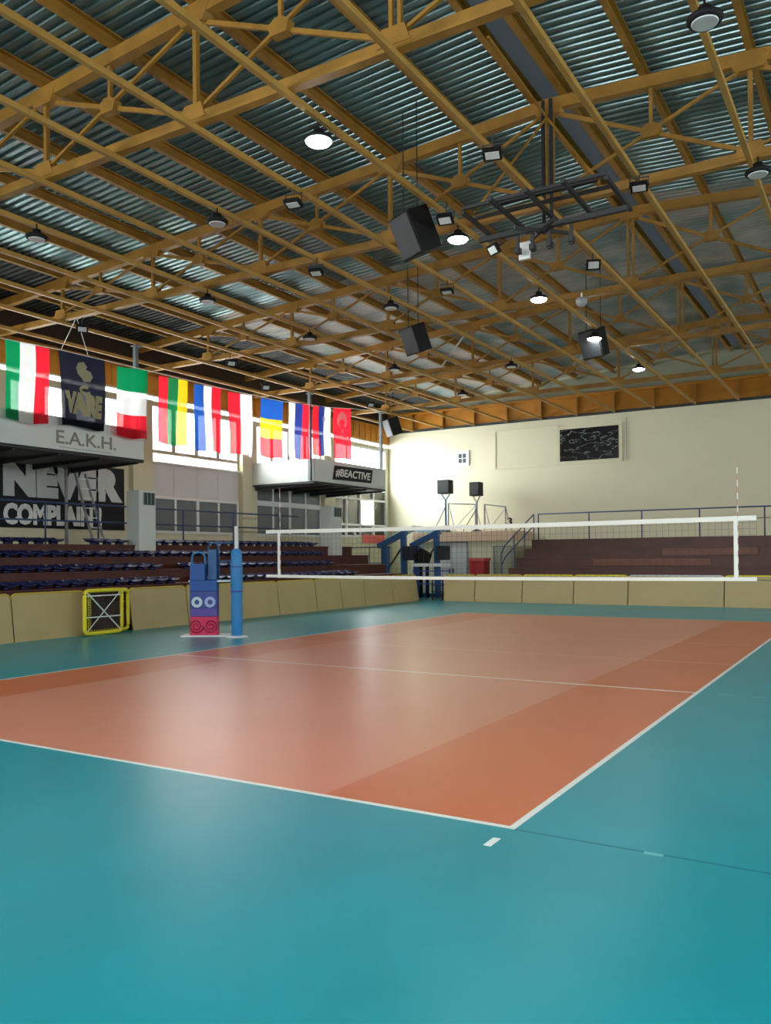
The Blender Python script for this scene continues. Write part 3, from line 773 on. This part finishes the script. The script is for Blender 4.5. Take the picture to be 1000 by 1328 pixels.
segR = [(-12.6, -11.3, 'yellowedge', 'beige far barrier board beside the dark corner gap'), (-11.3, -9.41, 'yellowedge', 'second far barrier board right of the corner gap'), (-9.41, -7.49, 'yellow', 'far barrier board below the left end of the far stand'),
        (-7.49, -5.59, 'yellow', 'far barrier board left of the pale edged one'), (-5.59, -2.52, 'paleedge', 'wide far barrier board with the pale blue edge'), (-2.52, -.6, 'yellow', 'far barrier board behind the right antenna'),
        (-.6, 1.3, 'yellow', 'far barrier board cut by the right edge of the picture')]
for a, c, e, l in segR: board_panel(FR, a, c, l, e)
for a, c, l in ((1.3, 3.2, 'first far barrier board right of the picture edge'), (3.2, 5.1, 'second far barrier board right of the picture edge')): board_panel(FR, a, c, l, 'yellow')

# yellow goal
t = thing('goal_cage', 'small yellow tube goal with white crossed cords standing between barrier boards', 'goal', (-13.5, 8.3, 0))
def rrect(x, y0, y1, z0, z1, r=.1):
    pts = []
    for cy, cz, a0 in ((y1 - r, z1 - r, 0), (y0 + r, z1 - r, 90), (y0 + r, z0 + r, 180), (y1 - r, z0 + r, 270)):
        for k in range(5): a = math.radians(a0 + k * 22.5); pts.append((x, cy + r * math.cos(a), cz + r * math.sin(a)))
    return pts + pts[:1]
b = MB(); b.tube(rrect(-13.3, 7.5, 8.55, .06, 1.02), .045, 8); b.build('front_frame', M['yellow'], t, True)
b = MB(); b.tube(rrect(-13.6, 7.87, 9.0, .06, 1.0), .045, 8); b.build('rear_frame', M['yellow'], t, True)
for y, z in ((8.5, .08), (8.5, .98), (7.54, .08), (7.54, .98)):
    b = MB(); b.tube([(-13.3, y, z), (-13.6, y + (.46 if y > 8 else .36), z)], .035, 8); b.build('side_bar', M['yellow'], t)
b = MB()
for i in range(18): y = 7.56 + i * .054; b.bar((-13.34, y, .08), (-13.34, y, 1.0), .012, .012)
for i in range(16): z = .1 + i * .057; b.bar((-13.34, 7.52, z), (-13.34, 8.53, z), .012, .012)
b.build('net', M['net'], t)
b = MB(); b.tube([(-13.29, 7.56, .1), (-13.29, 8.5, .98)], .011, 6); b.tube([(-13.29, 8.5, .1), (-13.29, 7.56, .98)], .016, 6); b.tube([(-13.29, 7.54, .42), (-13.29, 8.51, .42)], .016, 6); b.tube([(-13.29, 7.54, .9), (-13.29, 8.51, .9)], .016, 6)
b.build('cross_cord', M['letterw'], t)

# ------------------------------------------------------------------ net, posts, referee stand
ZT, ZBn = 2.316, 1.316
t = thing('volleyball_net', 'black volleyball net with white tapes across the court', 'net', (-4.5, 9.0, ZBn))
xa, xb = -9.35, .3
sag = lambda x: -.02 * (1 - ((x + 4.5) / 4.83) ** 2)
b = MB()
nx = 96
for i in range(nx + 1): x = xa + (xb - xa) * i / nx; b.bar((x, 9, ZBn + sag(x)), (x, 9, ZT + sag(x)), .0026, .0026)
for j in range(1, 10):
    z = ZBn + j * .1
    for i in range(8):
        x0 = xa + (xb - xa) * i / 8; x1 = xa + (xb - xa) * (i + 1) / 8; b.bar((x0, 9, z + sag(x0)), (x1, 9, z + sag(x1)), .0026, .0026)
b.build('mesh', M['net'], t)
def tape(x0, x1, z0, z1, nm):
    b = MB(); n = 10
    for i in range(n):
        a = x0 + (x1 - x0) * i / n; c = x0 + (x1 - x0) * (i + 1) / n; o = len(b.v)
        b._add([(a, 8.994, z0 + sag(a)), (c, 8.994, z0 + sag(c)), (c, 9.006, z0 + sag(c)), (a, 9.006, z0 + sag(a)), (a, 8.994, z1 + sag(a)), (c, 8.994, z1 + sag(c)), (c, 9.006, z1 + sag(c)), (a, 9.006, z1 + sag(a))],
               [(3, 2, 1, 0), (4, 5, 6, 7), (0, 1, 5, 4), (1, 2, 6, 5), (2, 3, 7, 6), (3, 0, 4, 7)])
    b.build(nm, M['netw'], t)
tape(xa, xb, ZT - .075, ZT, 'top_tape'); tape(xa, xb, ZBn - .01, ZBn + .05, 'bottom_tape')
for x in (-9.0, .0):
    b = MB(); b.box(x - .028, x + .028, 8.985, 9.015, ZBn, ZT); b.build('side_band', M['netw'], t)
    ant = MB(); ant2 = MB()
    for k in range(18):
        (ant if k % 2 == 0 else ant2).tube([(x + .03, 9.0, ZBn + .06 + k * .1), (x + .03, 9.0, ZBn + .16 + k * .1)], .007, 6)
    a = ant.build('antenna', M['netw'], t); ant2.build('antenna_stripe', M['antenna'], a)
for x0, x1 in ((xa, -10.12), (xb, .92)):
    for z0, z1 in ((ZT - .03, ZT - .02), (ZBn + .02, ZBn - .02)):
        b = MB(); b.tube([(x0, 9, z0 - .015), (x1, 9, z1)], .005, 5); b.build('tension_cord', M['net'], t)

def net_post(x, label):
    t = thing('net_post', label, 'post', (x, 9, 0), 'padded net posts')
    b = MB(); b.tube([(x, 9, 0), (x, 9, 2.42)], .045, 12); b.build('pole', M['postwhite'], t, True)
    b = MB(); b.lathe([(.1, .01), (.12, .04), (.13, .5), (.12, 1.0), (.135, 1.05), (.135, 1.5), (.115, 1.88), (.06, 1.93)], (x, 9, 0), 12); pd = b.build('pad', M['lblue'], t, True)
    b = MB(); b.lathe([(.134, .0), (.136, .005), (.136, .03), (.134, .035)], (x, 9, .98), 12); b.lathe([(.139, .0), (.139, .03)], (x, 9, 1.52), 12); b.build('strap', M['mblue2'], pd)
    b = MB(); b.lathe([(.24, 0), (.24, .015), (.1, .04)], (x, 9, 0), 16); b.build('base_plate', M['white'], t)
    return t
net_post(-10.18, 'light blue padded net post beside the referee stand')
net_post(1.0, 'light blue padded net post beyond the right sideline')

t = thing('referee_stand', 'blue padded referee stand with pink printed base beside the left net post', 'referee stand', (-10.95, 8.9, 0))
fa = Vector((.857, .515, 0)).normalized()          # along the front of the pad, seen from the court corner
fb = Vector((.515, -.857, 0)).normalized()          # outward normal of the pad
c0 = Vector((-10.94, 8.78, 0))
def LP(a, z, d): return tuple(c0 + fa * a + fb * d + Vector((0, 0, z)))
def slab(nm, a0, a1, z0, z1, d0, d1, m, par=None, bev=.012):
    b = MB(); b.prism([(a0, z0), (a1, z0), (a1, z1), (a0, z1)], lambda a, z, d: LP(a, z, d), d0, d1); return b.build(nm, M[m], par or t, bevel=bev)
b = MB(); b.prism([(-.5, -.3), (.56, -.3), (.56, .2), (-.5, .2)], lambda a, d, z: LP(a, z, d - .1), 0, .03); b.build('base_plate', M['white'], t)
base = slab('pad_panel', -.3, .3, .44, .62, -.2, .06, 'violet')
pinkp = slab('pad_panel', -.3, .3, .03, .44, -.2, .065, 'pink')
ringp = slab('pad_panel', -.3, .3, .62, 1.0, -.2, .06, 'mblue2')
slab('pad_panel', -.3, .3, 1.0, 1.24, -.2, .06, 'mblue')
slab('upper_pad', -.29, .04, 1.24, 1.6, -.18, .07, 'mblue')
slab('rear_pad', .08, .27, 1.24, 1.92, -.24, -.06, 'steelblue')
for a in (-.14, .15):
    b = MB(); b.ring(LP(a, .76, .06), .055, .12, fa, (0, 0, 1), fb, .008); b.build('printed_ring', M['paleprint' if a < 0 else 'lavprint'], ringp)
for a, sg in ((-.16, 1), (.16, -1)):
    b = MB()
    path = []
    for k in range(40): th = k / 39 * 4 * PI; r = .03 + .13 * k / 39; path.append(LP(a + sg * r * math.cos(th), .235 + r * math.sin(th), .068))
    b.tube(path, .016, 5); b.build('printed_swirl', M['crimson'], pinkp)
def loop(nm, a0, a1, z0, z1, d, r, m):
    pts = [LP(a0, z0, d)]; R = (a1 - a0) / 2
    for k in range(9): th = PI - k * PI / 8; pts.append(LP((a0 + a1) / 2 + R * math.cos(th), z1 - R * .8 + R * .8 * math.sin(th), d))
    pts.append(LP(a1, z0, d)); b = MB(); b.tube(pts, r, 8); b.build(nm, M[m], t, True)
loop('hand_loop', -.26, .03, 1.5, 1.86, -.02, .02, 'lblue')
loop('hand_loop', .07, .29, 1.2, 2.07, -.2, .022, 'steelblue')
b = MB(); b.prism([(-.33, -.25), (.78, -.25), (.78, .04), (-.33, .04)], lambda a, d, z: LP(a, z, d), 1.2, 1.24); b.build('platform', M['paleprint'], t)
b = MB(); b.tube([LP(.29, 2.06, -.2), LP(.74, 2.06, -.2), LP(.74, 1.24, -.2)], .018, 8); b.tube([LP(.29, 1.66, -.2), LP(.74, 1.66, -.2)], .014, 8); b.build('guard_rail', M['steelblue'], t)
for a, d in ((-.27, -.22), (.27, -.22)):
    b = MB(); b.tube([LP(a, .03, d), LP(a, 1.2, d)], .025, 8); b.build('leg', M['steelblue'], t)

# ------------------------------------------------------------------ far stand
FROWS = [(24.15, .85), (24.5, 1.25), (25.3, 1.62), (26.1, 1.97), (26.9, 2.34)]
stF = stand('far_stand', 'stepped brown wooden grandstand along the far wall', FROWS, -10.3, XR - .05, YF - .01, lambda d, u, z: (u, d, z))
for i, (a, c, r) in enumerate(((-7.3, -5.3, 3), (-5.3, -3.2, 3), (-5.0, -1.8, 4))):
    d, z = FROWS[r - 1 if r < 4 else 3]
    b = MB(); b.box(a, c, d - .06, d - .045, z - .3, z - .05); b.build('lit_plank', M['woodlite'], stF)  # lit patch on the planks put into their lighter colour
railing('stand_railing', 'blue steel railing along the top of the far stand', [(-10.2, 27.4, 2.34), (XR - .2, 27.4, 2.34)], 1.05, M['bluesteel'], (1.05,),
        [(x, 27.4, 2.34) for x in (-10.2, -8.1, -6.05, -3.95, -1.75, .4, 2.5)])
for dx, l in ((.04, 'blue sloping stair railing at the near left corner of the far stand'),):
    t = thing('stair_railing', l, 'railing', (-10.4 + dx, 24.0, 0))
    x = -10.4 + dx
    for h in (0, -.45):
        b = MB(); b.tube([(x, 23.95, 1.78 + h), (x, 24.3, 2.1 + h), (x, 27.3, 3.38 + h)], .025, 8); b.build('rail', M['bluesteel'], t)
    for y, zt in ((23.95, 1.78), (25.2, 2.48), (26.3, 2.95), (27.3, 3.38)):
        b = MB(); b.tube([(x, y, .0), (x, y, zt)], .025, 8); b.build('post', M['bluesteel'], t)
# ------------------------------------------------------------------ far wall fittings
t = thing('scoreboard_panel', 'blank cream framed panel on the far wall, left of the dark screen', 'panel', (-11.9, YF, 6.5))
b = MB(); b.box(-13.4, -10.45, YF - .03, YF - .0, 5.68, 7.38); b.build('board', M['cream'], t)
b = MB()
for x0, x1, z0, z1 in ((-13.44, -10.4, 5.64, 5.7), (-13.44, -10.4, 7.36, 7.42), (-13.44, -13.38, 5.7, 7.36), (-10.46, -10.4, 5.7, 7.36)): b.box(x0, x1, YF - .06, YF - .03, z0, z1)
b.build('frame', M['cream'], t)
t = thing('wall_screen', 'black rectangular screen with pale branch marks on the far wall', 'screen', (-9.03, YF, 6.5))
b = MB(); b.box(-10.32, -7.75, YF - .07, YF - .02, 5.81, 7.2); b.build('screen', M['branch'], t)
b = MB()
for x0, x1, z0, z1 in ((-10.39, -7.6, 5.66, 5.8), (-10.39, -7.6, 7.21, 7.3), (-10.39, -10.33, 5.8, 7.21), (-7.74, -7.6, 5.8, 7.21)): b.box(x0, x1, YF - .06, YF, z0, z1)
b.build('frame', M['cream'], t)
b = MB(); b.tube([(-7.42, YF - .03, 5.7), (-7.42, YF - .03, 7.5)], .012, 6); b.build('cable', M['grey'], t)
t = thing('wall_vent', 'small white framed vent window on the far wall', 'vent', (-15.08, YF, 6.28))
b = MB()
for x0, x1, z0, z1 in ((-15.42, -14.74, 5.93, 6.07), (-15.42, -14.74, 6.5, 6.64), (-15.42, -15.28, 6.07, 6.5), (-14.88, -14.74, 6.07, 6.5), (-15.1, -15.06, 6.07, 6.5), (-15.28, -14.88, 6.27, 6.3)): b.box(x0, x1, YF - .05, YF, z0, z1)
b.build('frame', M['white'], t)
b = MB(); b.box(-15.28, -14.88, YF - .03, YF - .01, 6.07, 6.5); b.build('pane', M['greenglass'], t)
num = MB(); vs, fs = text_data('3', .03)
num._add([(-12.88 + .26 * a, YF - .006 - .006 * d, 3.08 + .36 * c) for a, c, d in vs], fs)
tag(num.build('wall_number', M['blackcloth']), 'black number 3 painted on the far wall above the grey door', 'number')

# low annexe with platform roof in the far left corner
b = MB(); b.box(-16.4, -11.7, 28.5, YF, 0, 2.36); struct(b.build('wall_annexe', M['cream']))
b = MB(); b.box(-16.6, -11.65, 28.3, YF, 2.36, 2.78); struct(b.build('trim_9', mat('pinkish_beam', (206, 178, 150), .7)))
def annexe_door(n, x0, x1, z1, m, leaves):
    b = MB(); w = .06
    b.box(x0 - w, x1 + w, 28.44, 28.5, z1, z1 + w); b.box(x0 - w, x0, 28.44, 28.5, 0, z1); b.box(x1, x1 + w, 28.44, 28.5, 0, z1)
    o = struct(b.build('door_%d' % n, M['grey']))
    for i in range(leaves):
        a = x0 + (x1 - x0) * i / leaves; c = x0 + (x1 - x0) * (i + 1) / leaves
        q = MB(); q.box(a + .01, c - .01, 28.45, 28.49, .01, z1 - .01); d = q.build('leaf', m, o)
        h = MB(); h.box((c if i == 0 else a) - .08 * (1 if i == 0 else -1) - .02, (c if i == 0 else a) - .08 * (1 if i == 0 else -1) + .02, 28.4, 28.45, 1.0, 1.14); h.build('handle', M['dark'], d)
annexe_door(1, -15.42, -13.95, 2.3, M['panelwhite'], 2)
annexe_door(2, -12.62, -11.85, 2.08, M['gable'], 1)
t = thing('storage_bin', 'tall red bin standing in front of the annexe', 'bin', (-12.66, 27.0, 0))
b = MB(); b.prism([(-.3, 0), (.3, 0), (.34, 1.5), (-.34, 1.5)], lambda a, z, d: (-12.66 + a, 27.0 + d, z), -.3, .3); b.build('body', M['red'], t, bevel=.02)
b = MB(); b.box(-13.04, -12.28, 26.66, 27.34, 1.5, 1.62); b.build('lid', M['redfilm'], t, bevel=.02)
# loudspeakers on poles above the annexe
def pole_speaker(x, z0, z1, w, label):
    y = 28.8
    t = thing('pole_loudspeaker', label, 'loudspeaker', (x, y, 2.78), 'black loudspeakers on poles')
    b = MB(); b.box(x - w / 2, x + w / 2, y - .25, y + .2, z0, z1); cab = b.build('cabinet', M['black'], t, bevel=.02)
    b = MB(); b.box(x - w / 2 + .03, x + w / 2 - .03, y - .265, y - .25, z0 + .04, z1 - .04); b.build('grille', M['dark'], cab)
    b = MB(); b.tube([(x, y, 2.78), (x, y, z0 - .25)], .05, 8)
    for s in (-1, 1): b.tube([(x, y, z0 - .3), (x + s * w * .36, y, z0 + .01)], .03, 6)
    b.build('pole', M['steelblue'] if w > .5 else M['grey'], t)
    b = MB(); b.lathe([(.22, 0), (.22, .04), (.07, .1)], (x, y, 2.78), 12); b.build('base', M['padnavy'], t)
    b = MB(); b.tube([(x, y - .05, z0 - .6), (x - .3, y - .1, 3.3), (x - .62, y - .1, 2.8)], .02, 6); b.build('cable', M['dark'], t)
pole_speaker(-15.13, 4.52, 5.14, .6, 'black loudspeaker on the left pole, on the annexe roof')
pole_speaker(-13.6, 4.36, 4.96, .48, 'black loudspeaker on the right pole, on the annexe roof')
def goal_frame(x0, x1, zt0, zt1, label):
    t = thing('folded_goal_frame', label, 'goal frame', ((x0 + x1) / 2, 29.3, 2.78), 'pale goal frames on the annexe roof')
    y = 29.2; zb = 2.78
    b = MB(); b.tube([(x0, y, zb), (x0, y, zt0), (x1, y, zt1), (x1, y, zb)], .04, 8); b.build('front_frame', M['grey'], t)
    b = MB(); b.tube([(x0, y, zt0), (x0 - .1, y + .9, zb + .05), (x1 - .1, y + .9, zb + .05), (x1, y, zt1)], .025, 8); b.build('rear_stay', M['letter'], t)
    b = MB(); b.tube([(x0 + .1, y + .1, zb + .03), (x1, y + .02, zt1 - .05)], .02, 6); b.build('brace', M['letter'], t)
goal_frame(-15.2, -13.85, 4.1, 4.02, 'pale grey goal frame between the two pole loudspeakers')
goal_frame(-13.4, -12.4, 4.0, 3.85, 'pale grey goal frame right of the pole loudspeakers')
b = MB(); b.prism([(-17.8, 3.02), (-15.5, 3.08), (-15.42, 2.84), (-16.1, 2.785), (-17.4, 2.86)], lambda a, z, d: (a, d, z), 28.6, 29.9)
tag(b.build('folded_canopy', mat('pale_blue_canopy', (126, 172, 194), .5)), 'pale blue folded canopy lying on the annexe roof', 'canopy')

# folded portable basketball hoops
def hoop(ox, oy, label):
    t = thing('portable_hoop', label, 'basketball hoop', (ox, oy, 0), 'folded portable basketball hoops')
    def P(a, z, d=0): return (ox + a, oy + d, z)
    b = MB(); b.bar(P(-.25, .09), P(1.15, .09), .5, .16); b.build('base', M['steelblue'], t)
    for a0, a1, z1, w in ((.0, -.02, 2.15, .26), (.95, .9, 2.62, .2)):
        b = MB(); b.bar(P(a0, .16), P(a1, z1), .2, w, (1, 0, 0)); b.build('leg', M['steelblue'], t)
    b = MB(); b.bar(P(-.3, 2.15, .0), P(1.02, 2.72, .0), .3, .2); b.build('boom', M['steelblue'], t)
    b = MB(); b.bar(P(-.05, 2.42, .45), P(1.35, 2.98, .45), .9, .04); b.build('backboard', M['white'], t)
    b = MB(); b.box(ox + .98, ox + 1.42, oy - .25, oy + .25, 1.55, 2.15); b.build('pad', M['padnavy'], t, bevel=.03)
    b = MB(); b.bar(P(.15, 1.2), P(.9, 2.2), .06, .06); b.build('strut', M['dark'], t)
hoop(-16.35, 25.5, 'folded blue portable basketball hoop nearer the left wall')
hoop(-15.1, 26.1, 'folded blue portable basketball hoop beside the white annexe door')
# lean loose black cushion between them
b = MB(); b.prism([(-.35, .0), (.2, -.1), (.35, .3), (-.1, .55), (-.4, .3)], lambda a, z, d: (-14.55 + a, 25.6 + d, 1.5 + z), -.12, .12)
b.box(-14.7, -14.6, 25.5, 25.6, .0, 1.5); b.box(-14.4, -14.3, 25.5, 25.6, .0, 1.5)
tag(b.build('bench_seat', M['black']), 'black padded seat on legs between the blue hoops', 'seat')
# equipment trolley with a white top
t = thing('equipment_trolley', 'trolley with a white top and blue rails behind the corner gap', 'trolley', (-13.8, 25.0, 0))
b = MB(); b.box(-14.6, -13.2, 24.7, 25.4, 1.3, 1.42); b.build('top', M['white'], t)
for z in (.6, .9, 1.12):
    b = MB(); b.tube([(-14.6, 24.75, z), (-12.9, 24.75, z)], .025, 6); b.build('rail', M['mblue2'], t)
for x in (-14.55, -14.0, -13.5, -12.92):
    b = MB(); b.tube([(x, 24.75, 0), (x, 24.75, 1.3 if x < -13 else 1.12)], .025, 6); b.build('leg', M['mblue2'], t)
# dark ladder-like rack in the corner gap
t = thing('ball_rack', 'dark narrow rack standing in the gap between the barriers', 'rack', (-13.0, 23.9, 0))
for x in (-13.25, -12.8):
    b = MB(); b.bar((x, 23.9, 0), (x, 23.9, .95), .04, .05); b.build('leg', M['dark'], t)
for z in (.12, .35, .58, .8):
    b = MB(); b.box(-13.25, -12.8, 23.8, 24.0, z - .015, z + .015); b.build('shelf', M['dark'], t)
# front railing at the end of the left stand
t = thing('end_railing', 'thin dark railing at the far end of the left stand', 'railing', (-17.5, 24.0, 0))
for z in (1.45, 2.1):
    b = MB(); b.tube([(-18.2, 24.0, z), (-15.2, 24.0, z)], .022, 6); b.build('rail', M['bluesteel'], t)
for x in (-18.1, -17.1, -16.2, -15.25):
    b = MB(); b.tube([(x, 24.0, 0), (x, 24.0, 2.1)], .022, 6); b.build('post', M['bluesteel'], t)
# red notice on the corner window
b = MB(); b.box(XL + .04, XL + .06, 28.0, 30.0, 2.35, 2.75); tag(b.build('notice_board', M['redfilm']), 'red board under the bright corner window', 'board')

# ------------------------------------------------------------------ light
w = bpy.data.worlds.new('daylight'); S.world = w; w.use_nodes = True
bg = w.node_tree.nodes['Background']; bg.inputs[0].default_value = (.93, .97, 1, 1); 
nt = w.node_tree; tc = nt.nodes.new('ShaderNodeTexCoord'); vm = nt.nodes.new('ShaderNodeVectorMath'); vm.operation = 'DOT_PRODUCT'
vm.inputs[1].default_value = Vector((-.8, -.52, .2)).normalized(); nt.links.new(tc.outputs['Generated'], vm.inputs[0])
mr = nt.nodes.new('ShaderNodeMapRange'); mr.inputs[1].default_value = 0; mr.inputs[2].default_value = 1; nt.links.new(vm.outputs['Value'], mr.inputs[0])
pw = nt.nodes.new('ShaderNodeMath'); pw.operation = 'POWER'; pw.inputs[1].default_value = 3.0; nt.links.new(mr.outputs[0], pw.inputs[0])
ma = nt.nodes.new('ShaderNodeMath'); ma.operation = 'MULTIPLY_ADD'; ma.inputs[1].default_value = 28; ma.inputs[2].default_value = 5.8; nt.links.new(pw.outputs[0], ma.inputs[0])
nt.links.new(ma.outputs[0], bg.inputs[1])
def portal(name, loc, rot, sx, sy):
    l = bpy.data.lights.new(name, 'AREA'); l.shape = 'RECTANGLE'; l.size = sx; l.size_y = sy; l.cycles.is_portal = True
    o = bpy.data.objects.new(name, l); COL.objects.link(o); o.location = loc; o.rotation_euler = rot; o['kind'] = 'helper'
for a, c in BAYS[:4]: portal('portal', (XL - .2, (a + c) / 2, 6.3), (0, -PI / 2, 0), 2.0, c - a)
portal('portal', (XL - .2, 27.9, 4.9), (0, -PI / 2, 0), 4.7, 4.7)
for h in holesR: portal('portal', (XR + .3, (h[0] + h[1]) / 2, 5.75), (0, PI / 2, 0), 3.1, h[1] - h[0])
for h in holesB: portal('portal', ((h[0] + h[1]) / 2, YB - .3, 6.45), (PI / 2, 0, 0), h[1] - h[0], 1.9)

# ------------------------------------------------------------------ camera
f, C = 1084.57, Vector((2.0608, -4.9635, 1.7423)); yaw, pit, rol = -.5433, .0055, -.0089
Fw = Vector((math.sin(yaw) * math.cos(pit), math.cos(yaw) * math.cos(pit), math.sin(pit)))
R0 = Vector((math.cos(yaw), -math.sin(yaw), 0)); U0 = R0.cross(Fw)
Rr = R0 * math.cos(rol) + U0 * math.sin(rol); Uu = -R0 * math.sin(rol) + U0 * math.cos(rol)
cd = bpy.data.cameras.new('camera'); cam = bpy.data.objects.new('camera', cd); COL.objects.link(cam)
cd.sensor_fit = 'VERTICAL'; cd.sensor_height = 24; cd.lens = f * 24 / 1328; cd.shift_y = (715 - 664) / 1328; cd.clip_end = 200
m = Matrix((Rr, Uu, -Fw)).transposed().to_4x4(); m.translation = C; cam.matrix_world = m
S.camera = cam
S.view_settings.view_transform = 'Standard'; S.view_settings.look = 'None'; S.view_settings.gamma = 1; S.view_settings.exposure = 0.55
S.view_settings.use_curve_mapping = False
S.cycles.max_bounces = 8; S.cycles.diffuse_bounces = 5; S.cycles.transparent_max_bounces = 16
